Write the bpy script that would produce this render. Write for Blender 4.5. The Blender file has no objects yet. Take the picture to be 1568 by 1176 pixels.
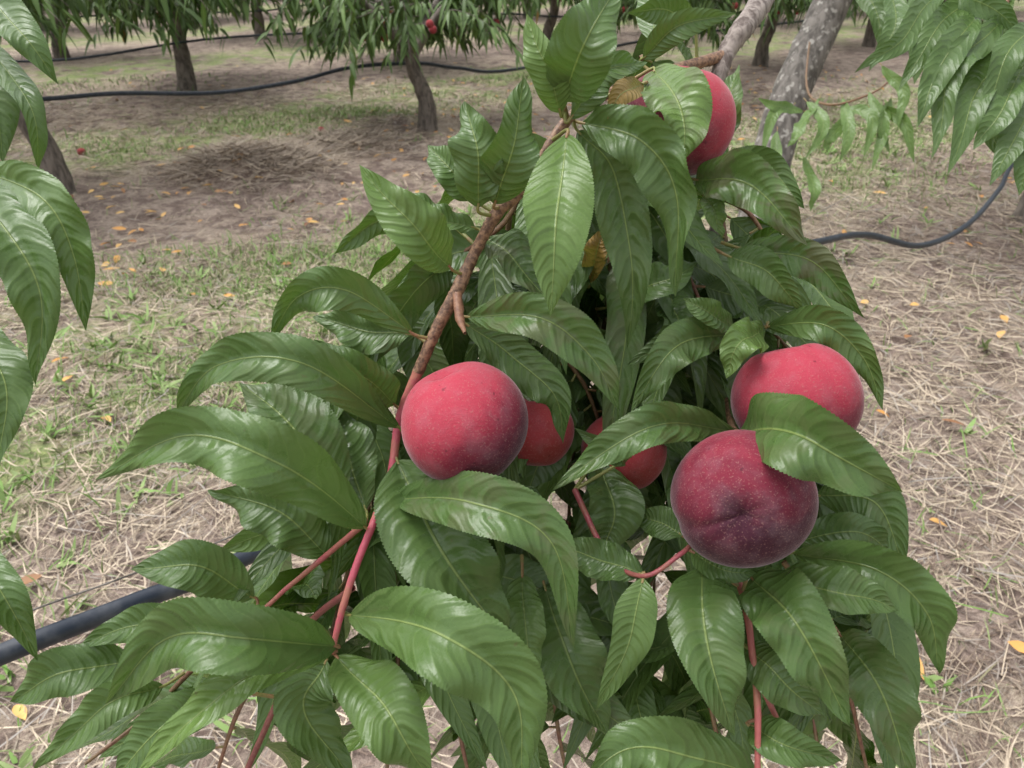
import bpy, math, numpy as np
from mathutils import Vector, Matrix
rng=np.random.default_rng(7)
sc=bpy.context.scene
# ------------------------------------------------------------ camera
TH=math.radians(30); CAM=np.array([0,0,1.5])
R_=np.array([1.,0,0]); U_=np.array([0,math.sin(TH),math.cos(TH)]); F_=np.array([0,math.cos(TH),-math.sin(TH)])
FP=1178.
def W(x,y,d): # a spot measured on the photo and its real distance -> world metres
    return CAM+d*((x-784)/FP*R_+(588-y)/FP*U_+F_)
cd=bpy.data.cameras.new('camera'); cam=bpy.data.objects.new('camera',cd); sc.collection.objects.link(cam)
cam.location=CAM; cam.rotation_euler=(math.radians(60),0,0)
cd.sensor_width=36; cd.lens=36*FP/1568; cd.clip_start=.02; cd.clip_end=2000
cd.dof.use_dof=True; cd.dof.focus_distance=.46; cd.dof.aperture_fstop=22
sc.camera=cam
# ------------------------------------------------------------ light
w=bpy.data.worlds.new('World'); sc.world=w; w.use_nodes=True
nt=w.node_tree; bg=nt.nodes['Background']; sk=nt.nodes.new('ShaderNodeTexSky'); sk.sky_type='NISHITA'; sk.sun_disc=False
SE,SR=math.radians(66),math.radians(-75)
sk.sun_elevation=SE; sk.sun_rotation=SR; sk.air_density=1.0; sk.dust_density=4
hs=nt.nodes.new('ShaderNodeHueSaturation'); hs.inputs['Saturation'].default_value=.12; hs.inputs['Value'].default_value=2.05
nt.links.new(sk.outputs[0],hs.inputs['Color']); nt.links.new(hs.outputs[0],bg.inputs[0]); bg.inputs[1].default_value=.15
sd=bpy.data.lights.new('sun','SUN'); so=bpy.data.objects.new('sun',sd); sc.collection.objects.link(so)
sd.energy=1.4; sd.angle=math.radians(35); sd.color=(1,.97,.92)
dv=Vector((math.sin(SR)*math.cos(SE),math.cos(SR)*math.cos(SE),math.sin(SE)))
so.rotation_euler=dv.to_track_quat('Z','Y').to_euler()
sc.view_settings.view_transform='Standard'; sc.view_settings.look='None'; sc.view_settings.exposure=0
# ------------------------------------------------------------ mesh builder
class MB:
    def __init__(s): s.v=[];s.f=[];s.uv=[];s.c=[];s.m=[];s.n=0
    def add(s,v,f,uv=None,c=(0,0,0),m=0):
        v=np.asarray(v,float).reshape(-1,3); f=np.asarray(f,int).reshape(-1,4)
        s.v.append(v); s.f.append(f+s.n); s.n+=len(v)
        s.uv.append(np.zeros((len(v),2)) if uv is None else np.asarray(uv,float).reshape(-1,2))
        c=np.asarray(c,float); 
        if c.ndim==1: c=np.tile(c,(len(v),1))
        s.c.append(c); s.m.append(np.full(len(f),m))
    def build(s,name,mats,parent=None,link=True,smooth=True):
        me=bpy.data.meshes.new(name); V=np.concatenate(s.v);Fa=np.concatenate(s.f);UV=np.concatenate(s.uv);C=np.concatenate(s.c);M=np.concatenate(s.m)
        me.vertices.add(len(V)); me.vertices.foreach_set('co',V.astype(np.float32).ravel())
        me.loops.add(len(Fa)*4); me.loops.foreach_set('vertex_index',Fa.astype(np.int32).ravel())
        me.polygons.add(len(Fa)); me.polygons.foreach_set('loop_start',np.arange(0,len(Fa)*4,4,dtype=np.int32))
        for m in mats: me.materials.append(m)
        me.polygons.foreach_set('material_index',M.astype(np.int32))
        me.update(calc_edges=True)
        me.polygons.foreach_set('use_smooth',np.full(len(Fa),smooth))
        u=me.uv_layers.new(name='UVMap'); u.data.foreach_set('uv',UV[Fa.ravel()].astype(np.float32).ravel())
        a=me.attributes.new('tone','FLOAT_COLOR','POINT'); a.data.foreach_set('color',np.concatenate([C,np.ones((len(C),1))],1).astype(np.float32).ravel())
        me.update()
        if not link: return me
        o=bpy.data.objects.new(name,me); sc.collection.objects.link(o)
        if parent: o.parent=parent
        return o
def gridf(a,b,wrap=False):
    i=np.arange(a-1)[:,None]; bb=b if wrap else b-1; j=np.arange(bb)[None,:]; j2=(j+1)%b
    return np.stack([i*b+j,i*b+j2,(i+1)*b+j2,(i+1)*b+j],-1).reshape(-1,4)
def nrm(a): a=np.asarray(a,float); return a/(np.linalg.norm(a,axis=-1,keepdims=True)+1e-9)
def crom(P,n):
    P=np.asarray(P,float); k=len(P)
    P=np.vstack([2*P[0]-P[1],P,2*P[-1]-P[-2]])
    t=np.linspace(0,k-1-1e-6,n); i=t.astype(int); u=(t-i)[:,None]
    a,b,c,d=P[i],P[i+1],P[i+2],P[i+3]
    return .5*((2*b)+(c-a)*u+(2*a-5*b+4*c-d)*u*u+(-a+3*b-3*c+d)*u**3)
def tube(mb,P,r,n=30,sides=8,c=(0,0,0),m=0,rough=0):
    C=crom(P,n) if len(P)>2 else np.linspace(P[0],P[1],n)
    r=np.interp(np.linspace(0,1,n),np.linspace(0,1,len(np.atleast_1d(r))),np.atleast_1d(r))
    T=nrm(np.gradient(C,axis=0)); ref=np.array([.31,.2,.93]); 
    if abs(T.mean(0)@ref)>.85: ref=np.array([.9,-.4,.1])
    A=nrm(np.cross(T,ref)); B=np.cross(T,A)
    ph=np.linspace(0,2*np.pi,sides,endpoint=False)
    rr=r[:,None]*(1+rough*rng.normal(size=(n,sides)))
    V=C[:,None]+rr[...,None]*(np.cos(ph)[None,:,None]*A[:,None]+np.sin(ph)[None,:,None]*B[:,None])
    L=np.concatenate([[0],np.cumsum(np.linalg.norm(np.diff(C,axis=0),axis=1))])
    uv=np.stack(np.broadcast_arrays(L[:,None]*10,ph[None]/(2*np.pi)),-1)
    mb.add(V,gridf(n,sides,True),uv,c,m); return C
def wprof(t):
    p=t**.74*(1-t)**1.08; q=.74/1.82; return p/(q**.74*(1-q)**1.08)
def leaf(mb,P,width,N0,roll=0.,fold=.25,wave=.10,tone=(.5,0,0),nl=40,nw=7,ser=False,m=0):
    t=np.linspace(0,1,nl); C=crom(P,nl); T=nrm(np.gradient(C,axis=0))
    N0=np.asarray(N0,float); 
    if N0.ndim==1: N0=np.tile(N0,(nl,1))
    S=nrm(np.cross(T,N0)); N=np.cross(S,T)
    Ln=np.linalg.norm(C[-1]-C[0]); a1,a2=rng.normal(size=2)*.016*Ln; q1,q2=rng.uniform(0,6.28,2)
    C=C+S*(a1*np.sin(t*7+q1)*np.sin(np.pi*t))[:,None]+N*(a2*np.sin(t*8+q2)*np.sin(np.pi*t))[:,None]
    ro=roll+rng.uniform(-1.1,1.1)*(t-.4)
    S2=S*np.cos(ro)[:,None]+N*np.sin(ro)[:,None]; N2=np.cross(S2,T)
    v=np.linspace(-1,1,nw); h=width/2*wprof(t)
    sgn=np.sign(v)[None]
    asy=1+.05*np.sin(t[:,None]*9+rng.uniform(0,6)+sgn*rng.uniform(0,2))
    hh=h[:,None]*v[None]*asy
    if ser:
        s=(np.arange(nl)%2)*.035; e=(np.abs(v)>.99); hh=hh*(1-s[:,None]*e[None])
    f1,f2=rng.uniform(1.6,4.6,2); p1,p2=rng.uniform(0,6.28,2)
    wv=np.where(v[None]>0,np.sin(t[:,None]*f1*6.28+p1),np.sin(t[:,None]*f2*6.28+p2))*(v[None]**2)*wave*width*.5*np.sin(np.pi*t)[:,None]**.5
    av=np.abs(v)[None]
    off=fold*h[:,None]*(av*1.3-av**2*.75)+wv
    V=C[:,None]+S2[:,None]*hh[...,None]+N2[:,None]*off[...,None]
    uv=np.stack(np.broadcast_arrays(t[:,None],(v*.5+.5)[None]),-1)
    mb.add(V,gridf(nl,nw)[:,::-1],uv,np.array(tone,float),m)
    return C
def small_leaves(mb,B,D,N,L,Wd,droop,tone,m=0,nl=6,nw=3):
    k=len(B); t=np.linspace(0,1,nl); v=np.linspace(-1,1,nw)
    S=nrm(np.cross(D,N)); N=np.cross(S,D)
    g=np.array([0,0,-1.])
    C=B[:,None]+D[:,None]*(L[:,None]*t[None])[...,None]+g*(droop*L)[:,None,None]*(t**2)[None,:,None]
    h=(Wd[:,None]/2*wprof(np.clip(t,.02,.985))[None])
    V=C[:,:,None]+S[:,None,None]*(h[...,None]*v)[...,None]+N[:,None,None]*(h[...,None]*np.abs(v)*.35)[...,None]
    f=gridf(nl,nw)[:,::-1]; F=(f[None]+(np.arange(k)*nl*nw)[:,None,None]).reshape(-1,4)
    uv=np.broadcast_to(np.stack(np.broadcast_arrays(t[:,None],(v*.5+.5)[None]),-1)[None],(k,nl,nw,2))
    c=np.repeat(tone,nl*nw,axis=0)
    mb.add(V,F,uv,c,m)
# ------------------------------------------------------------ materials
class NT:
    def __init__(s,name):
        s.mat=bpy.data.materials.new(name); s.mat.use_nodes=True; s.t=s.mat.node_tree; s.b=s.t.nodes['Principled BSDF']; s.out=s.t.nodes['Material Output']
    def n(s,ty,**k):
        x=s.t.nodes.new(ty)
        for a,b in k.items(): setattr(x,a,b)
        return x
    def l(s,a,b): s.t.links.new(a,b)
    def put(s,sock,v):
        if isinstance(v,bpy.types.NodeSocket): s.l(v,sock)
        else: sock.default_value=v
    def math(s,op,a,b=0.,c=None,clamp=False):
        x=s.n('ShaderNodeMath',operation=op,use_clamp=clamp); s.put(x.inputs[0],a); s.put(x.inputs[1],b)
        if c is not None: s.put(x.inputs[2],c)
        return x.outputs[0]
    def mix(s,f,a,b,bt='MIX'):
        x=s.n('ShaderNodeMix',data_type='RGBA',blend_type=bt); s.put(x.inputs[0],f)
        for i,q in ((6,a),(7,b)):
            if isinstance(q,tuple): q=(*q,1) if len(q)==3 else q
            s.put(x.inputs[i],q)
        return x.outputs[2]
    def noise(s,scale,vec=None,detail=4,rough=.55,dist=0):
        x=s.n('ShaderNodeTexNoise'); x.inputs['Scale'].default_value=scale; x.inputs['Detail'].default_value=detail; x.inputs['Roughness'].default_value=rough; x.inputs['Distortion'].default_value=dist
        if vec is not None: s.l(vec,x.inputs['Vector'])
        return x.outputs[0]
    def ss(s,x,a,b,lo=0.,hi=1.):
        m=s.n('ShaderNodeMapRange',interpolation_type='SMOOTHSTEP'); s.put(m.inputs[0],x); m.inputs[1].default_value=a; m.inputs[2].default_value=b; m.inputs[3].default_value=lo; m.inputs[4].default_value=hi
        return m.outputs[0]
    def bump(s,h,st,dist,normal=None):
        b=s.n('ShaderNodeBump'); b.inputs['Strength'].default_value=st; b.inputs['Distance'].default_value=dist; s.l(h,b.inputs['Height'])
        if normal: s.l(normal,b.inputs['Normal'])
        return b.outputs[0]
def tone_sep(k):
    a=k.n('ShaderNodeAttribute',attribute_name='tone'); se=k.n('ShaderNodeSeparateColor'); k.l(a.outputs['Color'],se.inputs[0]); return se.outputs
def leaf_mat(name,far=False):
    k=NT(name); R,G,B=tone_sep(k)[:3]
    uv=k.n('ShaderNodeUVMap'); sp=k.n('ShaderNodeSeparateXYZ'); k.l(uv.outputs[0],sp.inputs[0])
    t=sp.outputs[0]; v=k.math('ABSOLUTE',k.math('MULTIPLY_ADD',sp.outputs[1],2.,-1.))
    geo=k.n('ShaderNodeNewGeometry'); pos=k.n('ShaderNodeTexCoord').outputs['Object']
    dark=(.009,.031,.005); mid=(.026,.078,.010); lite=(.120,.215,.034)
    if far: dark=(.035,.08,.015); mid=(.075,.155,.026); lite=(.16,.27,.055)
    c=k.mix(k.ss(R,0,.5),dark,mid); c=k.mix(k.ss(R,.5,1),c,lite)
    if not far:
        n1=k.noise(60,pos,4,.6); c=k.mix(k.ss(n1,.35,.7,0,.5),c,k.mix(.5,c,(.09,.135,.02)))
        wob=k.noise(24,pos,2)
        q=k.math('MULTIPLY',k.math('SUBTRACT',t,k.math('MULTIPLY',k.math('POWER',v,1.5),.12)),15.)
        q=k.math('ADD',q,k.math('MULTIPLY_ADD',R,3.7,k.math('MULTIPLY',wob,3.2)))
        fr=k.math('ABSOLUTE',k.math('SUBTRACT',k.math('FRACT',q),.5)) # 0..0.5
        vein=k.ss(fr,.0,.055,1,0)
        vein=k.math('MULTIPLY',vein,k.ss(v,.7,.95,1,0))
        c=k.mix(k.math('MULTIPLY',vein,.34),c,(.15,.24,.05))
        pm=k.math('MULTIPLY',k.ss(n1,.47,.60),G)
        c=k.mix(pm,c,(.085,.032,.045))
        n3=k.noise(260,pos,2); sp_=k.math('MULTIPLY',k.ss(n3,.70,.73),k.ss(wob,.50,.58,0,.8)); c=k.mix(sp_,c,(.07,.03,.015))
    c=k.mix(B,c,(.46,.13,.02))
    rib=k.ss(v,.012 if not far else .03,.045 if not far else .12,1,0)
    c=k.mix(k.math('MULTIPLY',rib,.8 if not far else .35),c,(.34,.42,.12))
    under=k.mix(.5,c,(.13,.20,.07))
    c=k.mix(geo.outputs['Backfacing'],c,under)
    k.l(c,k.b.inputs['Base Color'])
    if not far:
        h=k.math('ADD',k.ss(fr,0,.35),k.math('MULTIPLY',rib,-1.4)); h=k.math('ADD',h,k.math('MULTIPLY',n1,2.4))
        h=k.math('ADD',h,k.math('MULTIPLY',wob,3.))
        k.l(k.bump(h,.48,.0009),k.b.inputs['Normal'])
        k.l(k.ss(n1,.3,.75,.25,.40),k.b.inputs['Roughness'])
        k.b.inputs['Specular IOR Level'].default_value=.40
        tr=k.n('ShaderNodeBsdfTranslucent'); k.l(k.mix(.5,c,(.15,.30,.015)),tr.inputs[0])
        mx=k.n('ShaderNodeMixShader'); mx.inputs[0].default_value=.18; k.l(k.b.outputs[0],mx.inputs[1]); k.l(tr.outputs[0],mx.inputs[2]); k.l(mx.outputs[0],k.out.inputs[0])
    else: k.b.inputs['Roughness'].default_value=.45; k.b.inputs['Specular IOR Level'].default_value=.4
    return k.mat
LEAF=leaf_mat('peach_leaf'); LEAFF=leaf_mat('peach_leaf_crown',True)
def bark_mat(name,a,b,spot=None,sc_=60):
    k=NT(name); pos=k.n('ShaderNodeTexCoord').outputs['Object']
    mp=k.n('ShaderNodeMapping'); mp.inputs['Scale'].default_value=(1,1,.35); k.l(pos,mp.inputs[0])
    n=k.noise(sc_,mp.outputs[0],5,.65,.5); c=k.mix(k.ss(n,.35,.65),a,b)
    if spot:
        n2=k.noise(sc_*1.0,pos,2,.6); c=k.mix(k.ss(n2,.59,.64,0,.65),c,spot)
    k.l(c,k.b.inputs['Base Color']); k.b.inputs['Roughness'].default_value=.8
    k.l(k.bump(n,.8,.3/sc_),k.b.inputs['Normal']); return k.mat
BARK=bark_mat('bark',(.08,.066,.054),(.22,.185,.155),None,25)
BARKL=bark_mat('bark_lichen',(.075,.066,.057),(.21,.19,.17),(.45,.43,.39),30)
BARKB=bark_mat('branch_bark',(.10,.075,.065),(.31,.265,.235),None,180)
def stem_mat():
    k=NT('young_stem'); R,G,B=tone_sep(k)[:3]; pos=k.n('ShaderNodeTexCoord').outputs['Object']
    n=k.noise(350,pos,4,.65); n2=k.noise(60,pos,3)
    br=k.mix(k.ss(n,.35,.65),(.09,.045,.028),(.31,.18,.105))
    pk=k.mix(k.ss(n2,.4,.62),(.48,.065,.12),(.42,.15,.11))
    gr=k.mix(k.ss(n2,.4,.65),(.18,.25,.05),(.30,.15,.08))
    c=k.mix(R,br,pk); c=k.mix(G,c,gr); c=k.mix(B,c,(.12,.02,.025))
    k.l(c,k.b.inputs['Base Color']); k.b.inputs['Roughness'].default_value=.5
    k.l(k.bump(n,.5,.0008),k.b.inputs['Normal']); return k.mat
STEM=stem_mat()
def peach_mat():
    k=NT('peach_skin'); R,G,B=tone_sep(k)[:3]; pos=k.n('ShaderNodeTexCoord').outputs['Object']
    n=k.noise(24,pos,5,.62,.8); f=k.math('ADD',R,k.math('MULTIPLY_ADD',n,.8,-.4),clamp=True)
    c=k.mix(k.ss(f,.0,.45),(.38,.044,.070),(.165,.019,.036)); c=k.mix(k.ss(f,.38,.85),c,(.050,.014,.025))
    c=k.mix(k.math('MULTIPLY',G,k.ss(n,.25,.7,.5,1)),c,(.34,.075,.022))
    n2=k.noise(950,pos,2,.5); c=k.mix(k.ss(n2,.56,.70,0,.24),c,(.42,.24,.20))
    n3=k.noise(75,pos,4,.65); c=k.mix(k.ss(n3,.40,.75,0,.15),c,(.32,.24,.27)) # bloom patches
    n4=k.noise(240,pos,2); c=k.mix(k.ss(n4,.69,.73,0,.45),c,(.035,.012,.018))
    k.l(c,k.b.inputs['Base Color']); k.b.inputs['Roughness'].default_value=.75
    k.b.inputs['Specular IOR Level'].default_value=.15
    k.b.inputs['Sheen Weight'].default_value=.38; k.b.inputs['Sheen Roughness'].default_value=.30; k.b.inputs['Sheen Tint'].default_value=(1,.84,.87,1)
    h=k.math('ADD',k.math('MULTIPLY',n2,1.4),k.math('MULTIPLY',n3,2)); k.l(k.bump(h,.35,.0006),k.b.inputs['Normal']); return k.mat
PEACH=peach_mat()
def hose_mat():
    k=NT('poly_pipe'); pos=k.n('ShaderNodeTexCoord').outputs['Object']; n=k.noise(40,pos,5)
    k.l(k.mix(k.ss(n,.4,.7),(.014,.021,.035),(.055,.062,.075)),k.b.inputs['Base Color']); k.l(k.ss(n,.3,.7,.35,.6),k.b.inputs['Roughness']); return k.mat
HOSE=hose_mat()
def straw_mat():
    k=NT('dry_straw'); R,G,B=tone_sep(k)[:3]
    c=k.mix(R,(.16,.11,.08),(.66,.55,.41)); c=k.mix(G,c,(.34,.31,.28)); c=k.mix(B,c,(.14,.29,.045))
    k.l(c,k.b.inputs['Base Color']); k.b.inputs['Roughness'].default_value=.7; return k.mat
STRAW=straw_mat()
def fallen_mat():
    k=NT('fallen_leaf'); R,G,B=tone_sep(k)[:3]; c=k.mix(R,(.60,.27,.06),(.74,.48,.17)); c=k.mix(G,c,(.22,.10,.05))
    k.l(c,k.b.inputs['Base Color']); k.b.inputs['Roughness'].default_value=.6; return k.mat
FALL=fallen_mat()
RD=np.array([.722,.692]); RN=np.array([-.692,.722])
def ground_mat():
    k=NT('orchard_floor'); pos=k.n('ShaderNodeTexCoord').outputs['Object']
    mp=k.n('ShaderNodeMapping'); mp.inputs['Rotation'].default_value=(0,0,-math.atan2(RD[1],RD[0])); k.l(pos,mp.inputs[0])
    sp=k.n('ShaderNodeSeparateXYZ'); k.l(mp.outputs[0],sp.inputs[0]); s=sp.outputs[1]
    big=k.noise(.9,pos,4,.6); fine=k.noise(38,pos,5,.7); med=k.noise(7,pos,5,.65); 
    mp2=k.n('ShaderNodeMapping'); mp2.inputs['Scale'].default_value=(1,5,1); k.l(mp.outputs[0],mp2.inputs[0]); str_=k.noise(22,mp2.outputs[0],5,.7,1.5)
    soil=k.mix(k.ss(med,.35,.65),(.19,.135,.11),(.43,.34,.285)); soil=k.mix(k.ss(fine,.45,.62,0,.75),soil,(.12,.085,.068))
    straw=k.mix(k.ss(str_,.38,.62),(.22,.165,.125),(.52,.43,.33))
    c=k.mix(k.ss(k.math('ADD',med,k.math('MULTIPLY_ADD',big,.8,-.4)),.42,.58),soil,straw)
    sw=k.math('ADD',s,k.math('MULTIPLY_ADD',big,1.2,-.6))
    ph=k.math('PINGPONG',k.math('SUBTRACT',sw,.95),2.1)
    c=k.mix(k.ss(ph,.9,.3,0,.65),c,soil)
    g=k.ss(ph,1.0,1.7); g=k.math('MULTIPLY',g,k.ss(k.noise(3.2,pos,5,.7),.40,.58))
    gr=k.mix(k.ss(fine,.35,.65),(.11,.21,.035),(.34,.40,.14))
    c=k.mix(k.math('MULTIPLY',g,.8),c,gr)
    k.l(c,k.b.inputs['Base Color']); k.b.inputs['Roughness'].default_value=.9
    h=k.math('ADD',fine,k.math('MULTIPLY',med,2)); k.l(k.bump(h,.8,.03),k.b.inputs['Normal']); return k.mat
GROUND=ground_mat()
# ------------------------------------------------------------ ground
_k=[(rng.normal(size=2)*f,rng.uniform(0,6.28),a) for f,a,nn in ((.7,.02,5),(2.5,.010,8),(8,.006,10),(22,.0028,12)) for _ in range(nn)]
mounds=[(430,262,.18,.36),(335,262,.15,.34),(520,215,.08,.5),(700,215,.05,.5),(200,300,.04,.5)]
def gpt(x,y):
    a=(x-784)/FP;b=(588-y)/FP; d=1.5/(math.sin(TH)-b*math.cos(TH)); return W(x,y,d)
MP=[(gpt(x,y)[:2],h,r) for x,y,h,r in mounds]
def hgt(x,y):
    h=np.zeros_like(x)
    for kk,p,a in _k: h+=a*.6*np.sin(x*kk[0]+y*kk[1]+p)
    for c,a,r in MP: h+=a*np.exp(-((x-c[0])**2+(y-c[1])**2)/(2*(r*.6)**2))*(1+.35*np.sin(x*7+y*4)*np.sin(y*6-x*3))
    return h*np.exp(-((x**2+y**2)/40**2))
def axis(lo,hi,st,far):
    c=list(np.arange(lo,hi,st)); s=st; 
    while c[-1]<far: s*=1.25; c.append(c[-1]+s)
    s=st
    while c[0]>-far: s*=1.25; c.insert(0,c[0]-s)
    return np.array(c)
ax=axis(-6,6,.045,500); ay=axis(.3,10,.045,500)
X,Y=np.meshgrid(ax,ay); Z=hgt(X,Y)
mb=MB(); mb.add(np.stack([X,Y,Z],-1),gridf(len(ay),len(ax))); mb.build('ground',[GROUND])
def scatter(n,rmax=11,p=1.0):
    r=.7+(rmax-.7)*rng.random(n)**p; a=rng.uniform(-.85,.85,n); return r*np.sin(a),r*np.cos(a)
def nz(x,y,f,seed):
    q=np.random.default_rng(seed); o=np.zeros_like(x)
    for _ in range(9):
        k=q.normal(size=2)*f; o+=np.sin(x*k[0]+y*k[1]+q.uniform(0,6.28))
    return o/3.
def strips(mb,x,y,L,wd,lift,curl,ang,elev,tone,m=0):
    n=len(x); t=np.linspace(0,1,4)
    z=hgt(x,y)+lift
    d=np.stack([np.cos(ang)*np.cos(elev),np.sin(ang)*np.cos(elev),np.sin(elev)],-1); sd_=np.stack([-np.sin(ang),np.cos(ang),np.zeros(n)],-1)
    P=np.stack([x,y,z],-1)[:,None]+d[:,None]*(L[:,None]*t)[...,None]+sd_[:,None]*(curl[:,None]*L[:,None]*t**2)[...,None]
    P[...,2]-=(np.abs(curl)[:,None]*L[:,None]*t**2*.5*(elev>.5)[:,None])
    hw=wd[:,None]*np.array([.8,1,.8,.15])/2
    tw=rng.uniform(-.8,.8,n); sdv=sd_*np.cos(tw)[:,None]; sdv[:,2]+=np.sin(tw)
    V=np.stack([P-sdv[:,None]*hw[...,None],P+sdv[:,None]*hw[...,None]],2)
    f=gridf(4,2); F=(f[None]+(np.arange(n)*8)[:,None,None]).reshape(-1,4)
    mb.add(V,F,None,np.repeat(tone,8,axis=0),m)
mb=MB()
n=125000; x,y=scatter(n,10,.8); s=RN[0]*x+RN[1]*y
bare=np.exp(-((s-5.1)/.9)**4)
keep=((nz(x,y,2.2,3)+rng.normal(size=n)*.5>-.35)|(x>0.9))&(rng.random(n)>bare*.6); x,y,s=x[keep],y[keep],s[keep]; n=len(x); r=np.hypot(x,y)
red=np.clip(nz(x,y,1.6,21),0,1)*.55
strips(mb,x,y,rng.uniform(.03,.18,n),rng.uniform(.0018,.0040,n)*(1+r*.08),rng.uniform(.001,.022,n),rng.normal(size=n)*.25,rng.uniform(0,6.28,n)*.5+rng.normal(size=n)+nz(x,y,3,77)*1.2,rng.normal(size=n)*.12,np.stack([np.clip(rng.random(n)**.8-red,0,1),(rng.random(n)<.3)*rng.random(n),(rng.random(n)<.04)*.8],-1))
for c,a,r in MP[:3]:
    n=2200; x=c[0]+rng.normal(size=n)*r*.6; y=c[1]+rng.normal(size=n)*r*.6
    strips(mb,x,y,rng.uniform(.05,.20,n),np.full(n,.006),rng.uniform(.0,.05,n),rng.normal(size=n)*.4,rng.uniform(0,6.28,n),rng.uniform(-.1,.5,n),np.stack([rng.random(n)*.75,rng.random(n)*.4,np.zeros(n)],-1))
mb.build('straw_litter',[STRAW])
mb=MB()
n=270000; x,y=scatter(n,11,.85); s=RN[0]*x+RN[1]*y+.3*nz(x,y,.9,5)
al=.85*np.exp(-((s-3.0)/.85)**2)+.95*np.exp(-((s-7.1)/.6)**2)+.7*np.exp(-((s-11.2)/.9)**2)+.03
keep=rng.random(n)<al*np.clip(.36+.85*nz(x,y,2.8,9),0.02,1); x,y=x[keep],y[keep]; n=len(x); r=np.hypot(x,y)
dry=rng.random(n)<.25
strips(mb,x,y,rng.uniform(.025,.10,n),rng.uniform(.002,.0045,n)*(1+r*.15),np.zeros(n),rng.normal(size=n)*.35,rng.uniform(0,6.28,n),rng.uniform(.4,1.35,n),np.stack([rng.random(n),np.zeros(n),np.where(dry,rng.random(n)*.3,rng.uniform(.6,1,n))],-1))
n=1700; x,y=scatter(n,7,.8); s=RN[0]*x+RN[1]*y; keep=rng.random(n)<np.exp(-((s-2.9)/.9)**2)*.9+.02; x,y=x[keep],y[keep]; n=len(x)
x=np.repeat(x,6)+rng.normal(size=n*6)*.012; y=np.repeat(y,6)+rng.normal(size=n*6)*.012; n=len(x)
strips(mb,x,y,rng.uniform(.03,.10,n),rng.uniform(.010,.018,n),np.full(n,.005),rng.normal(size=n)*.4,rng.uniform(0,6.28,n),rng.uniform(.3,1.2,n),np.stack([np.full(n,.9),np.zeros(n),rng.uniform(.7,.95,n)],-1))
mb.build('grass',[STRAW])
mb=MB(); n=3000; x,y=scatter(n,12,.75); s=RN[0]*x+RN[1]*y
keep=(rng.random(n)<.08+.50*((s>3.9)&(s<6.8))+.10*(s<1.6)); x,y=x[keep],y[keep]; n=len(x)
a=rng.uniform(0,6.28,n); B=np.stack([x,y,hgt(x,y)+.025],-1); D=np.stack([np.cos(a),np.sin(a),rng.normal(size=n)*.12],-1)
N=nrm(np.stack([rng.normal(size=n)*.3,rng.normal(size=n)*.3,np.ones(n)],-1))
small_leaves(mb,B,nrm(D),N,rng.uniform(.04,.09,n),rng.uniform(.020,.036,n),rng.uniform(-.1,.2,n),np.stack([rng.random(n),(rng.random(n)<.25)*rng.random(n),np.zeros(n)],-1))
mb.build('fallen_leaves',[FALL])
# ------------------------------------------------------------ trees
def crown(mb,starts,dirs,per,zmin,lo=.45,hi=.95,sh=True,tl=.48):
    k=len(starts); L=rng.uniform(lo,hi,k)
    u=np.linspace(.08,1,per)
    P=starts[:,None]+dirs[:,None]*(L[:,None]*u)[...,None]; P[...,2]-=(L[:,None]*rng.uniform(.25,.8,k)[:,None]*u**2)
    B=P.reshape(-1,3); dd=np.repeat(dirs,per,0); lim=np.repeat(zmin+rng.exponential(.2,k),per)
    az=rng.uniform(0,6.28,len(B)); D=nrm(np.stack([np.cos(az),np.sin(az),np.zeros(len(B))],-1)*.65+dd*.35+np.array([0,0,-.55]))
    ok=B[:,2]>lim; B,D=B[ok],D[ok]; n=len(B)
    N=nrm(np.array([0,0,1.])+rng.normal(size=(n,3))*.35)
    tn=np.clip(tl+rng.normal(size=n)*.28,0,1)
    small_leaves(mb,B,D,N,rng.uniform(.10,.17,n),rng.uniform(.028,.042,n),rng.uniform(.2,.8,n),np.stack([tn,np.zeros(n),(rng.random(n)<.004)*.9],-1),m=1)
    if sh:
        for i in range(k):
            q=P[i]; q=q[q[:,2]>zmin+.1]
            if len(q)>3: tube(mb,q[::max(1,len(q)//4)],[.006,.002],5,4,m=0)
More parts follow.
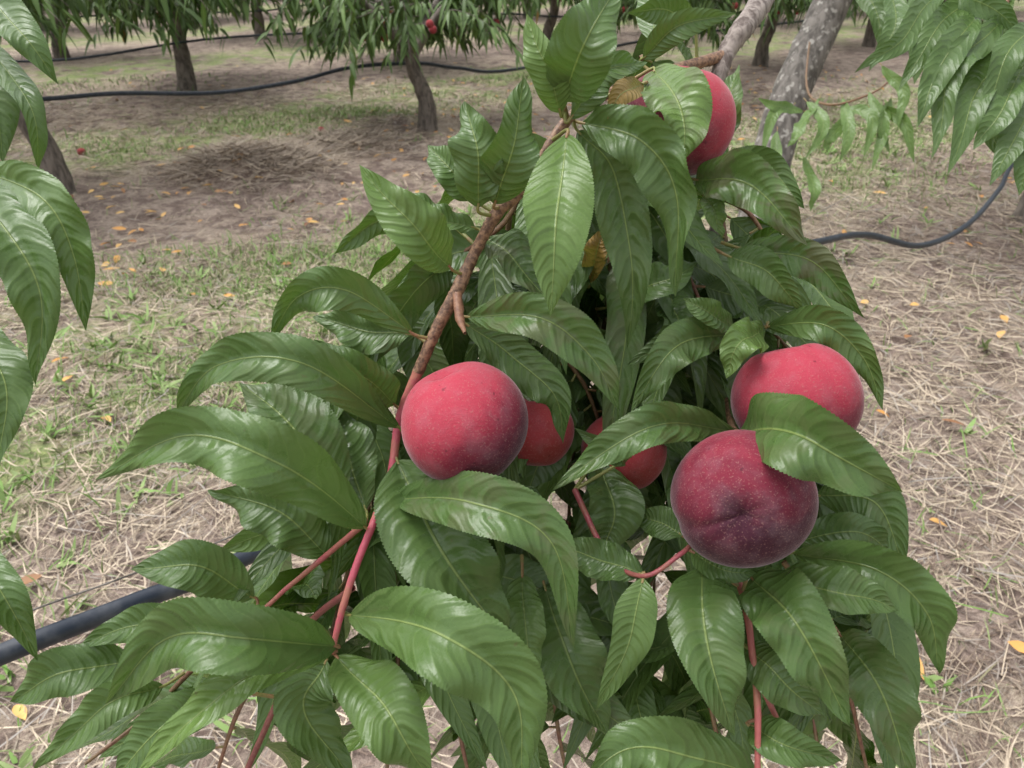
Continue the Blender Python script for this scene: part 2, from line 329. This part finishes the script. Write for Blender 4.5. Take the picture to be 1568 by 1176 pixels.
def gen_tree(seed,base=(0,0,0),lean=(0,0),fork=.75,zmin=.55,shoots=240,per=25,r0=.085,nlimb=5,fruit=13,low=True):
    global rng; old=rng; rng=np.random.default_rng(seed)
    mb=MB(); b=np.array(base,float); top=b+np.array([lean[0],lean[1],fork])
    tube(mb,[b+[0,0,-.1],b+[lean[0]*.2+.02,lean[1]*.2,fork*.33],b+[lean[0]*.6-.02,lean[1]*.6,fork*.7],top],[r0*1.35,r0,r0*.85,r0*.95],16,12,m=0,rough=.05)
    st=[];di=[]
    for i in range(nlimb):
        a=i*6.28/nlimb+rng.uniform(-.4,.4); o=np.array([math.cos(a),math.sin(a),0])
        L=rng.uniform(1.4,2.1); P=[top-[0,0,.08],top+o*.28+[0,0,.28],top+o*.62*L*.7+[0,0,.62*L*.7],top+o*L*.62+[0,0,L*.95]]
        C=tube(mb,P,[r0*.62,r0*.45,r0*.3,r0*.1],18,8,m=0,rough=.05)
        for j in range(int(shoots/nlimb*rng.uniform(.6,1.3))):
            q=C[rng.integers(4,18)]; az=a+rng.normal()*1.0
            up=rng.uniform(-.35,.9) 
            st.append(q); di.append([math.cos(az),math.sin(az),up])
    st=np.array(st); di=nrm(np.array(di)); crown(mb,st,di,per,zmin)
    for i in range(fruit):
        q=st[rng.integers(len(st))]+rng.normal(size=3)*.25; q[2]=max(q[2]-.2,zmin+.2)
        th=np.linspace(.02,np.pi-.02,9); p=np.linspace(0,6.28,12,endpoint=False)
        V=q+.036*np.stack([np.sin(th)[:,None]*np.cos(p),np.sin(th)[:,None]*np.sin(p),np.broadcast_to(np.cos(th)[:,None],(9,12))],-1)
        mb.add(V,gridf(9,12,True)[:,::-1],None,(.1,.3,0),2)
    rng=old; return mb
TM=[BARK,LEAFF,PEACH]
meshes=[gen_tree(100+i,fork=.72,lean=(.12*(-1)**i,.05),zmin=.5).build('peach_tree_mesh',TM,link=False) for i in range(4)]
def place_row(s,rs,skip=0):
    for r in rs:
        p=RD*r+RN*s; 
        o=bpy.data.objects.new('peach_tree',meshes[rng.integers(4)]); sc.collection.objects.link(o)
        o.location=(p[0]+rng.normal()*.08,p[1]+rng.normal()*.08,0); o.rotation_euler=(0,0,rng.uniform(0,6.28)); q=rng.uniform(.92,1.1); o.scale=(q,q,q)
bl=gpt(95,290); gen_tree(11,(bl[0],bl[1],0),(-.30,.02),fork=.95,zmin=.98,r0=.075).build('peach_tree',TM)
bm=gpt(655,192); gen_tree(12,(bm[0],bm[1],0),(-.12,.0),fork=.66,zmin=.55,r0=.074,shoots=200).build('peach_tree',TM)
place_row(5.85,[7.7,10.4,13.5,16.6,19.7,22.8])
place_row(9.3,np.arange(-5.6,32,3.1)); place_row(13.4,np.arange(-6,38,3.2)); place_row(18,np.arange(-8,44,3.2)); place_row(22.6,np.arange(-10,50,3.2))
for s_ in (27,31.5,36): place_row(s_,np.arange(-14,60,3.3))
br=gpt(1572,345); gen_tree(15,(br[0],br[1],0),(.1,.1),fork=1.15,zmin=1.4,r0=.08,shoots=140).build('peach_tree',TM)
place_row(1.15,[9.2,12.3,15.4,18.5,21.6]); place_row(-3.9,[7.5,10.7,13.9,17,20.2,23.4])
# ------------------------------------------------------------ foreground tree
root=bpy.data.objects.new('peach_tree',None); sc.collection.objects.link(root)
mt=MB(); 
b0=gpt(1150,430); T0=tube(mt,[b0-[0,0,.1],W(1170,300,3.78),W(1205,160,3.72),W(1262,30,3.66),W(1300,-60,3.6)],[.13,.10,.092,.085,.088],30,16,rough=.035)
topt=W(1300,-60,3.6)
limbs=[None,
 [topt,topt+[.3,.3,.4],topt+[.7,.5,.9],topt+[1.,.7,1.5]],[topt,topt+[-.3,.3,.4],topt+[-.7,.6,.9],topt+[-.9,.8,1.5]],[topt,topt+[.3,-.3,.35],topt+[.6,-.8,.7],topt+[.8,-1.2,1.2]],
 [topt,topt+[-.25,-.6,.42],W(1330,-330,1.7),W(1240,-150,.95),W(1172,-10,.60),W(1110,88,.55),W(1088,200,.56),W(1094,330,.56),W(1098,470,.57)]]
for i,l in enumerate(limbs):
    if 0<i<4: tube(mt,l,[.05,.035,.025,.012],20,8,rough=.04)
mt.build('trunk',[BARKL],root)
mg=MB(); tube(mg,limbs[4],[.045,.036,.026,.015,.0090,.0062,.005,.004,.0032],200,14,rough=.06)
mg.build('main_limb',[BARKB],root)
mc=MB(); st=[];di=[]
for l in limbs[1:4]:
    C=crom(l,20)
    for j in range(36):
        q=C[rng.integers(6,20)]; az=rng.uniform(0,6.28); st.append(q); di.append([math.cos(az),math.sin(az),.7])
st=np.array(st); ok=st[:,2]>1.9
crown(mc,st[ok],nrm(np.array(di))[ok],22,1.8)
mc.build('crown',[BARK,LEAFF],root)
ms=MB(); SP=[]
def stem(pts,r,c,n=40,rough=.03,sides=8,reg=True):
    C=tube(ms,[W(*p) for p in pts],np.array(r),n,sides,c,0,rough)
    if reg: SP.append(C)
    return C
BR,PK,GR,DR=(0,0,0),(1,0,0),(0,1,0),(0,0,1)
stem([(1112,85,.55),(1040,105,.53),(940,140,.49),(868,185,.44),(800,290,.445),(762,325,.45),(728,385,.46),(700,445,.462),(668,505,.465),(640,570,.47)],[.0044,.0038,.0034,.0030,.0030,.0040,.0034,.0043,.0037,.0035],BR,140,.045,10)
stem([(640,570,.47),(612,640,.475),(600,720,.47),(578,785,.455),(548,860,.445),(525,930,.44),(508,1000,.44)],[.0035,.0028,.0026,.0024,.0022,.0021,.0016],(.95,.05,0),70,.03)
stem([(700,445,.462),(704,485,.452),(712,510,.44)],[.003,.0028,.001],(.3,.2,0),14,.08)
stem([(560,800,.46),(500,850,.48),(440,900,.49),(388,938,.49),(340,900,.5)],[.0020,.0018,.0016,.0014,.0009],(.75,.1,.25),30)
stem([(540,900,.47),(470,960,.5),(430,1060,.5),(378,1180,.5)],[.0022,.0022,.002,.002],(.3,0,.7),30)
stem([(880,750,.5),(930,850,.47),(985,882,.44),(1040,850,.44),(1068,825,.45)],[.002,.0017,.0014,.0014,.0017],(.7,.0,.4),30)
stem([(1120,860,.5),(1140,920,.46),(1152,1000,.45),(1160,1080,.44),(1160,1180,.44)],[.002,.0022,.002,.002,.0018],(.9,.2,0),30)
stem([(1140,1000,.47),(1180,1080,.46),(1225,1180,.46)],[.002,.0018,.0016],(.8,.2,.1),20)
stem([(1098,470,.57),(1110,560,.55),(1118,640,.52),(1125,660,.47)],[.0034,.003,.0025,.002],BR,24,.06)
stem([(868,185,.44),(862,160,.43),(858,130,.43)],[.0022,.0018,.001],(.2,.5,0),10)
inner=[
 [(940,230,.54),(935,380,.56),(925,500,.57),(885,640,.58),(870,800,.58)],
 [(870,800,.56),(850,950,.56),(850,1080,.55),(870,1200,.55)],
 [(1095,250,.56),(1120,420,.56),(1160,480,.55),(1230,560,.56)],
 [(1095,450,.58),(1070,600,.6),(1010,760,.6),(1000,950,.6)],
 [(1230,560,.57),(1290,700,.57),(1320,850,.57),(1350,1010,.57)],
 [(1120,640,.58),(1180,820,.58),(1220,960,.57),(1260,1190,.55)],
 [(780,330,.52),(770,470,.54),(760,620,.56),(740,800,.56)],
 [(740,800,.54),(720,950,.54),(700,1080,.54),(720,1200,.54)],
 [(640,600,.54),(580,740,.55),(540,850,.55),(500,1000,.55)],
 [(600,860,.53),(610,980,.53),(600,1090,.53),(590,1210,.52)],
 [(1000,880,.58),(960,1000,.58),(960,1100,.56),(1000,1200,.55)],
 [(1090,850,.55),(1080,980,.55),(1090,1090,.54),(1120,1210,.54)],
 [(640,420,.52),(590,520,.54),(540,600,.55),(460,660,.56)],
 [(540,760,.55),(480,800,.55),(420,810,.55)],
 [(990,300,.56),(1000,420,.56),(1010,560,.57),(980,650,.58)],
 [(820,400,.52),(850,520,.54),(900,600,.55),(940,720,.56)],
 [(820,230,.5),(780,330,.5),(720,380,.5),(650,420,.52)],
 [(388,938,.5),(300,1020,.52),(220,1100,.52),(130,1170,.5)],
 [(1180,780,.56),(1260,800,.55),(1320,820,.55)],
 [(1100,300,.55),(1150,330,.55),(1190,400,.55)],
 [(980,90,.55),(1040,60,.55),(1090,20,.56)],
 [(900,260,.52),(960,330,.52),(1040,400,.53),(1080,480,.53)],
 [(460,900,.55),(400,1020,.55),(360,1100,.54),(330,1190,.54)],
 [(660,820,.53),(740,900,.53),(790,1050,.52),(800,1190,.52)],
 [(1200,860,.53),(1270,960,.53),(1300,1060,.53),(1330,1190,.53)],
]
ml=MB()
OUT=[(640,300),(700,160),(800,60),(900,-20),(1130,-20),(1120,110),(1140,250),(1250,360),(1300,470),(1340,560),(1330,680),(1370,780),(1400,900),(1440,1010),(1410,1230),(20,1230),(20,1060),(200,960),(330,880),(330,780),(370,600),(500,560),(560,400)]
def inside(x,y):
    c=False; j=len(OUT)-1
    for i in range(len(OUT)):
        a,b=OUT[i],OUT[j]
        if (a[1]>y)!=(b[1]>y) and x<(b[0]-a[0])*(y-a[1])/(b[1]-a[1])+a[0]: c=not c
        j=i
    return c
HOLES=[(910,905,30),(940,1075,35),(1030,925,36),(290,950,55),(1020,1000,24)]
def proj(p):
    q=p-CAM; d=q@F_; return 784+FP*(q@R_)/d,588-FP*(q@U_)/d
cnt=0
for P in inner:
    C=stem(P,[.0022,.0018,.0012],(.1,.35,.35),30,.04,6,False)
    L=np.linalg.norm(np.diff(C,axis=0),axis=1).sum(); k=int(L/.0080); ph=rng.uniform(0,6.28)
    for i in range(k):
        u=(i+.5)/k; q=C[int(u*29)]; T=nrm(C[min(29,int(u*29)+1)]-C[int(u*29)-1])
        ph+=2.4; e1=nrm(np.cross(T,[.1,.9,.2])); e2=np.cross(T,e1); o=math.cos(ph)*e1+math.sin(ph)*e2
        ln=rng.uniform(.085,.145); D=nrm(o*.9+T*.45+rng.normal(size=3)*.25)
        dr=rng.uniform(.15,.7)
        pts=[q,q+D*.008]+[q+D*ln*s_+np.array([0,0,-1])*dr*ln*s_**2 for s_ in (.5,1.)]
        tp=proj(pts[-1]); md=proj(pts[2])
        if not inside(*tp) or not inside(*md): continue
        if any((tp[0]-h[0])**2+(tp[1]-h[1])**2<h[2]**2 or (md[0]-h[0])**2+(md[1]-h[1])**2<h[2]**2 for h in HOLES): continue
        if (pts[-1]-CAM)@F_<.465: continue
        tube(ms,[q,pts[1]],[.001,.0009],3,5,(.2,.7,0))
        leaf(ml,pts[1:],rng.uniform(.023,.034),nrm(np.array([0,-.35,.9])+rng.normal(size=3)*.4),rng.uniform(-.6,.6),fold=rng.uniform(.2,.7),wave=rng.uniform(.05,.25),tone=(np.clip(rng.normal(.44,.22),0,1),(rng.random()<.15)*.5,0),nl=26,nw=5); cnt+=1
print('inner leaves',cnt)
# leaves measured one by one: points (x,y,distance), width(px at that distance), roll, tone, flush, brown
LV=[
([(868,205,.41),(853,340,.385),(842,487,.385)],104,.0,.82,0),
([(733,318,.44),(730,230,.42),(712,155,.43)],78,.2,.5,.1),
([(758,312,.44),(785,225,.41),(802,118,.41)],84,-.25,.42,.15),
([(728,305,.45),(690,260,.44),(655,222,.45)],56,.1,.6,0),
([(858,172,.43),(835,100,.41),(806,20,.41)],58,.25,.92,0),
([(862,155,.43),(893,70,.39),(950,-30,.40)],98,-.1,.56,.1),
([(872,182,.43),(925,112,.43),(992,95,.45)],52,-.3,.52,.2),
([(1000,108,.47),(1044,165,.43),(1046,250,.43)],92,.1,.95,.5),
([(985,128,.455),(955,142,.425),(930,182,.425)],38,.2,.6,0,.75),
([(890,188,.44),(985,212,.42),(1030,300,.42),(1035,455,.44)],88,-.3,.34,0),
([(885,200,.45),(935,270,.455),(975,390,.46),(960,535,.48)],82,-.1,.28,.1),
([(1066,275,.5),(1150,285,.46),(1238,378,.46)],78,-.1,.66,.85),
([(1090,262,.51),(1170,255,.5),(1232,320,.5)],55,-.2,.5,.1),
([(1135,380,.49),(1235,400,.47),(1326,488,.47)],60,-.2,.5,.95),
([(1115,392,.49),(1175,418,.475),(1234,480,.475)],60,-.2,.62,.1),
([(1078,298,.5),(1093,325,.48),(1106,368,.48)],34,.1,.85,0),
([(1090,235,.52),(1112,170,.51),(1132,98,.52)],50,.3,.62,.3),
([(985,90,.52),(1040,40,.5),(1128,20,.5)],44,-.3,.5,0),
([(1060,45,.53),(1020,15,.52),(960,20,.52)],50,.3,.5,0),
([(690,410,.45),(628,345,.42),(550,252,.42)],82,.0,.86,.15),
([(728,350,.46),(665,330,.45),(606,288,.45)],44,-.4,.72,0),
([(690,348,.47),(590,335,.47),(506,392,.47)],48,.3,.7,0),
([(632,510,.46),(530,445,.44),(455,455,.44),(411,527,.45)],64,.35,.62,.1),
([(628,512,.47),(560,505,.48),(478,485,.49)],66,.2,.25,0),
([(715,485,.45),(830,488,.42),(905,545,.42),(950,632,.43)],74,-.1,.52,.55),
([(712,495,.45),(780,545,.46),(850,600,.46),(862,680,.47)],66,-.1,.34,.1),
([(745,365,.47),(800,410,.46),(880,508,.47)],66,.3,.2,.6),
([(1120,512,.5),(1035,530,.46),(966,630,.46)],66,.15,.58,.2),
([(1124,502,.5),(1085,480,.47),(1046,456,.47)],42,0,.7,0),
([(1172,502,.5),(1135,525,.45),(1112,580,.45)],58,.3,.88,0),
([(1175,500,.5),(1265,497,.46),(1320,545,.46),(1352,628,.46)],58,-.3,.54,.1),
([(1125,660,.47),(985,655,.43),(845,752,.43)],64,.1,.52,.2),
([(1132,660,.46),(1235,672,.385),(1385,755,.38)],124,-.15,.38,.25),
([(612,655,.47),(460,560,.42),(330,555,.43),(268,640,.45)],76,.15,.54,.15),
([(605,620,.475),(555,575,.45),(480,520,.45)],62,.1,.66,0),
([(520,770,.47),(455,660,.46),(365,585,.47)],116,.1,.42,.35),
([(560,808,.45),(430,702,.40),(290,672,.40),(145,735,.42)],106,.1,.64,.05),
([(560,780,.47),(535,700,.48),(505,610,.49)],86,.1,.32,0),
([(500,850,.49),(430,785,.48),(318,750,.49)],86,.2,.35,0),
([(600,765,.46),(720,765,.41),(840,830,.40),(880,995,.41)],88,-.1,.55,.45),
([(608,705,.47),(680,850,.44),(782,990,.45)],138,-.05,.40,.05),
([(515,990,.44),(370,975,.385),(250,985,.39),(160,1080,.40)],108,.2,.56,.1),
([(510,998,.44),(380,1030,.40),(300,1100,.39),(190,1210,.39)],64,-.1,.95,0),
([(535,942,.44),(680,965,.38),(780,1060,.38),(800,1210,.38)],124,-.1,.62,0),
([(515,1005,.44),(590,1090,.405),(665,1200,.41)],102,0,.70,0),
([(500,1010,.45),(470,1080,.45),(540,1200,.46)],94,.1,.3,0),
([(388,915,.49),(300,868,.47),(200,872,.47)],82,.3,.48,.1),
([(330,990,.5),(230,955,.49),(115,992,.49)],62,.1,.48,0),
([(210,1010,.5),(100,1030,.48),(15,1075,.48)],78,-.1,.46,0),
([(250,1050,.48),(150,1090,.45),(50,1180,.45)],58,.1,.64,0),
([(320,1060,.47),(240,1120,.45),(170,1200,.45)],72,.1,.46,0),
([(985,880,.45),(910,852,.46),(840,835,.47)],60,.1,.38,.1),
([(800,880,.49),(803,960,.46),(822,1045,.46)],58,.1,.7,0),
([(985,885,.44),(965,975,.43),(912,1088,.43)],68,.3,.74,0),
([(1075,868,.47),(1082,990,.43),(1125,1128,.43)],110,0,.50,.1),
([(1150,885,.46),(1220,955,.42),(1302,1112,.42)],110,-.1,.52,.3),
([(1215,848,.49),(1340,872,.45),(1420,940,.45),(1438,1032,.46)],84,-.25,.58,0),
([(1170,888,.47),(1290,905,.44),(1376,935,.44)],74,.3,.64,.25),
([(1140,990,.46),(1190,1035,.44),(1265,1098,.44)],78,0,.36,.2),
([(1285,970,.5),(1345,1050,.47),(1395,1200,.47)],92,-.2,.25,.4),
([(1160,1190,.45),(1010,1140,.42),(885,1200,.41)],98,.1,.62,0),
([(1250,758,.52),(1340,770,.5),(1385,870,.5)],78,-.2,.52,.2),
([(1220,830,.5),(1310,812,.49),(1375,860,.5)],58,-.2,.38,.1),
([(1060,845,.48),(1105,872,.455),(1160,878,.455)],44,0,.64,0),
([(835,900,.52),(870,1010,.48),(935,1130,.48)],104,.1,.4,.1),
([(1045,820,.48),(1010,800,.49),(970,785,.5)],52,.1,.28,0),
([(1150,1110,.46),(1200,1140,.44),(1290,1165,.45)],60,0,.62,0),
([(700,660,.52),(760,740,.5),(830,760,.5)],70,.1,.32,0),
([(920,700,.52),(935,790,.5),(925,860,.5)],80,.2,.26,0),
([(930,470,.54),(1000,440,.5),(1070,400,.5)],66,.2,.4,.1),
([(1010,440,.53),(1040,500,.5),(960,560,.5)],60,.2,.44,0),
([(905,430,.52),(915,380,.48),(925,355,.48)],36,.2,.6,0,.85),
([(960,700,.5),(930,690,.47),(880,655,.47)],34,.2,.4,.1),
([(-60,-40,.5),(10,20,.45),(90,130,.46)],66,.1,.52,0),
([(-30,60,.5),(42,150,.46),(60,268,.47)],42,.2,.5,0),
([(-60,60,.5),(-20,130,.48),(5,250,.48)],80,.1,.3,0),
([(-40,255,.45),(65,305,.42),(112,390,.42),(132,508,.43)],76,-.3,.68,0),
([(-80,270,.45),(5,345,.41),(62,450,.41),(55,592,.42)],88,.0,.48,0),
([(-60,480,.45),(0,570,.42),(-2,720,.42)],76,.1,.36,0),
([(-60,840,.46),(0,900,.43),(58,1012,.44)],60,.1,.52,0),
([(1450,-20,.9),(1390,45,.86),(1308,112,.86)],38,.2,.52,0),
([(1500,-10,.9),(1430,50,.86),(1375,140,.86)],40,.2,.42,0),
([(1500,20,.88),(1440,100,.84),(1405,195,.84)],46,.1,.38,0),
([(1540,20,.88),(1465,110,.84),(1425,245,.84)],48,.1,.37,0),
([(1560,50,.88),(1500,140,.84),(1450,270,.84)],50,.1,.42,0),
([(1580,80,.86),(1530,170,.83),(1490,230,.83)],44,-.1,.52,0),
([(1600,120,.86),(1560,200,.83),(1515,285,.83)],46,0,.36,0),
([(1600,30,.86),(1540,90,.83),(1500,200,.84)],44,.1,.35,0),
([(1440,-20,.9),(1500,0,.87),(1570,60,.87)],42,-.2,.5,0),
([(1600,170,.86),(1575,240,.83),(1560,300,.83)],42,0,.45,0),
([(1470,-30,.92),(1480,60,.9),(1470,150,.9)],44,.5,.3,0),
([(1540,-30,.92),(1530,60,.9),(1560,170,.9)],44,-.5,.3,0),
([(1500,90,.93),(1510,170,.91),(1540,250,.91)],40,-.5,.25,0),
([(1430,30,.95),(1440,100,.93),(1480,190,.93)],40,-.3,.25,0),
([(1300,-30,1.2),(1340,10,1.15),(1350,80,1.15)],34,.1,.5,0),
([(1360,-30,1.1),(1370,40,1.05),(1330,110,1.05)],34,.1,.5,0),
([(1400,-20,1.1),(1410,60,1.05),(1400,130,1.05)],36,.1,.6,0),
]
mid=[((1215,160),(1185,175),(1166,240)),((1235,155),(1262,190),(1232,245)),((1285,165),(1335,180),(1322,245)),((1330,140),(1352,200),(1335,262)),((1230,240),(1246,290),(1240,325)),((1290,150),(1300,200),(1285,250)),((1190,200),(1180,250),(1150,290)),((1340,160),(1385,190),(1400,250)),((1255,150),(1225,200),(1205,225)),((1350,100),(1380,140),(1375,200)),((1310,170),(1270,210),(1268,235)),((1365,150),(1350,190),(1362,235)),((1230,170),(1195,165),(1160,150))]
for a in mid: LV.append(([(*a[0],1.9),(*a[1],1.85),(*a[2],1.85)],18,rng.uniform(-.6,.6),.85,0))
allS=np.concatenate(SP)
for e in LV:
    P,wd,roll,tn,fl=e[:5]; brn=e[5] if len(e)>5 else 0
    Q=np.array([W(*p) for p in P]); dm=P[1][2]
    N0=nrm(nrm(CAM-Q[len(Q)//2])*1.0+np.array([0,0,.25]))
    big=dm<.7
    leaf(ml,Q,wd*1.03*dm/FP,N0,roll,fold=rng.uniform(.3,.9),wave=rng.uniform(.12,.36),tone=(tn,fl,brn),nl=150 if big else 24,nw=9 if big else 5,ser=big)
    D=nrm(Q[0]-Q[1]); dd=np.linalg.norm(allS-Q[0],axis=1); j=dd.argmin()
    e2=allS[j] if dd[j]<.05 else Q[0]+D*.012+np.array([0,.004,0])
    tube(ms,[Q[0]-D*.003,Q[0]+D*.003,e2],[.0009,.001,.0013],8,6,(.2,.75,0))
tube(ms,[W(1600,-60,.9),W(1540,10,.9),W(1620,130,.88),W(1640,300,.87)],[.004,.003,.002],20,6,(.2,.2,.2))
tube(ms,[W(-110,-100,.5),W(-90,200,.48),W(-90,500,.47),W(-80,860,.48)],[.004,.003,.003],20,6,(.2,.2,.2))
tube(ms,[W(1240,60,3.7),W(1235,130,2.6),W(1265,160,1.95),W(1330,145,1.9),W(1368,120,1.9)],[.004,.0035,.002],20,6,(.0,.3,.3))
ml.build('leaves',[LEAF],root); ms.build('young_stems',[STEM],root)
# ------------------------------------------------------------ peaches
def peach(x,y,d,rpx,axis_,blush_dir,b0,b1,orange=0,sut=0.,name='peach',sq=.95,par=None,pos=None,R=None):
    nt_,npz=96,128; R=rpx*d/FP if R is None else R
    th=np.linspace(.004,np.pi-.004,nt_)[:,None]; ph=np.linspace(0,2*np.pi,npz,endpoint=False)[None]
    dphi=np.minimum(np.abs(ph-0),2*np.pi-ph); tp=np.pi-th
    r=1-.26*np.exp(-(th/.30)**2)-.15*np.exp(-(tp/.30)**2)-.06*np.exp(-(tp/.07)**2)+.025*np.exp(-((tp-.6)/.2)**2)*np.cos(2*ph)
    r=r-.060*np.exp(-(dphi/.15)**2)*np.sin(th)**.5*(.35+.65*(th/np.pi)**2)+.02*np.exp(-((dphi-.5)/.4)**2)*np.sin(th)
    r=r+.014*np.sin(2*ph+1)*np.sin(th)+.010*np.sin(3*ph+th*2)*np.sin(th)
    r=r-.010*np.exp(-(tp/.35)**2)*np.sin(9*ph)*np.sin(tp*3)
    L=np.stack(np.broadcast_arrays(r*np.sin(th)*np.cos(ph),r*np.sin(th)*np.sin(ph),r*np.cos(th)*sq),-1)
    Z_=nrm(axis_); Xr=nrm(np.cross(Z_,[.3,.9,.2])); Yr=np.cross(Z_,Xr); cs,sn=math.cos(sut),math.sin(sut)
    A,B_=Xr*cs+Yr*sn,-Xr*sn+Yr*cs
    V=L[...,:1]*A+L[...,1:2]*B_+L[...,2:]*Z_
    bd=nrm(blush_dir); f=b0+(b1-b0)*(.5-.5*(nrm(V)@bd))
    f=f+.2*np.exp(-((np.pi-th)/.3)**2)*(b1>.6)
    col=np.stack([np.clip(f,0,1.3),np.full_like(f,orange),np.zeros_like(f)],-1).reshape(-1,3)
    m=MB(); m.add(V*R,gridf(nt_,npz,True)[:,::-1] ,None,col); o=m.build(name,[PEACH]); o.location=W(x,y,d) if pos is None else pos
    return o
# blush: redder side turned to the given direction, purple on the other side
peach(711,647,.44,99,[-.35,.25,.9],[-.55,-.15,.85],-.3,1.25,sut=2.0)
peach(1037,187,.50,88,[.1,.3,1],[.9,-.2,.5],-.05,1.0,.05,sut=1.0)
peach(1218,612,.47,95,[-.2,.5,.85],[-.2,-.1,.95],-.2,1.1,sut=2.4)
peach(1137,763,.43,106,[.274,.855,-.342],[-.25,.35,.95],.36,.95,sut=2.6)
peach(818,658,.52,60,[0,.3,1],[0,-.5,.9],.1,.7,.3)
peach(955,690,.54,64,[0,.3,1],[0,-.5,.9],.1,.7,.3)
peach(1518,68,.95,24,[0,.3,1],[0,-.5,.9],.1,.5,.2)
for x,y in ((597,1003),(492,195),(1535,262),(125,232)):
    g=gpt(x,y); peach(0,0,1,1,[.3,-.2,1],[0,0,1],.2,.6,.4,pos=(g[0],g[1],g[2]+.03+float(hgt(g[:1],g[1:2])[0])),R=.034)
# ------------------------------------------------------------ irrigation pipes
mh=MB()
tube(mh,[W(-300,1130,.72),W(0,1003,.80),W(200,925,.90),W(400,842,1.02),W(800,640,1.4),W(1150,405,2.1),W(1265,368,2.45),W(1330,360,2.7),W(1410,376,2.95),W(1480,345,3.3),W(1530,290,3.8),W(1575,225,4.3),W(1720,100,6.2)],[.0115]*4+[.0115]*9,140,12)
mh.build('irrigation_pipe',[HOSE])
mh=MB(); tube(mh,[W(-300,1105,.74),W(0,955,.82),W(200,880,.92),W(400,800,1.03),W(800,600,1.42),W(1150,385,2.1),W(1300,300,2.7)],[.0012],60,6); mh.build('trellis_wire',[BARKL])
def rowpipe(s,z,pts):
    m=MB(); P=[]
    for r,dz in pts: p=RD*r+RN*s; P.append([p[0],p[1],z+dz])
    tube(m,P,[.013],120,8); m.build('irrigation_pipe',[HOSE])
m=MB(); tube(m,[W(-120,160,5.0),W(62,152,5.4),W(180,143,5.75),W(330,142,6.2),W(450,125,6.6),W(540,103,7.0),W(640,97,7.3),W(700,104,7.6),W(790,106,8.2),W(1000,60,9.8),W(1250,30,12)],[.017],120,8); m.build('irrigation_pipe',[HOSE])
for s_,z in ((9.2,.5),(13.3,.5),(17.9,.5)): rowpipe(s_,z,[(r,.06*math.sin(r*1.7)) for r in np.arange(-8,36,1.5)])
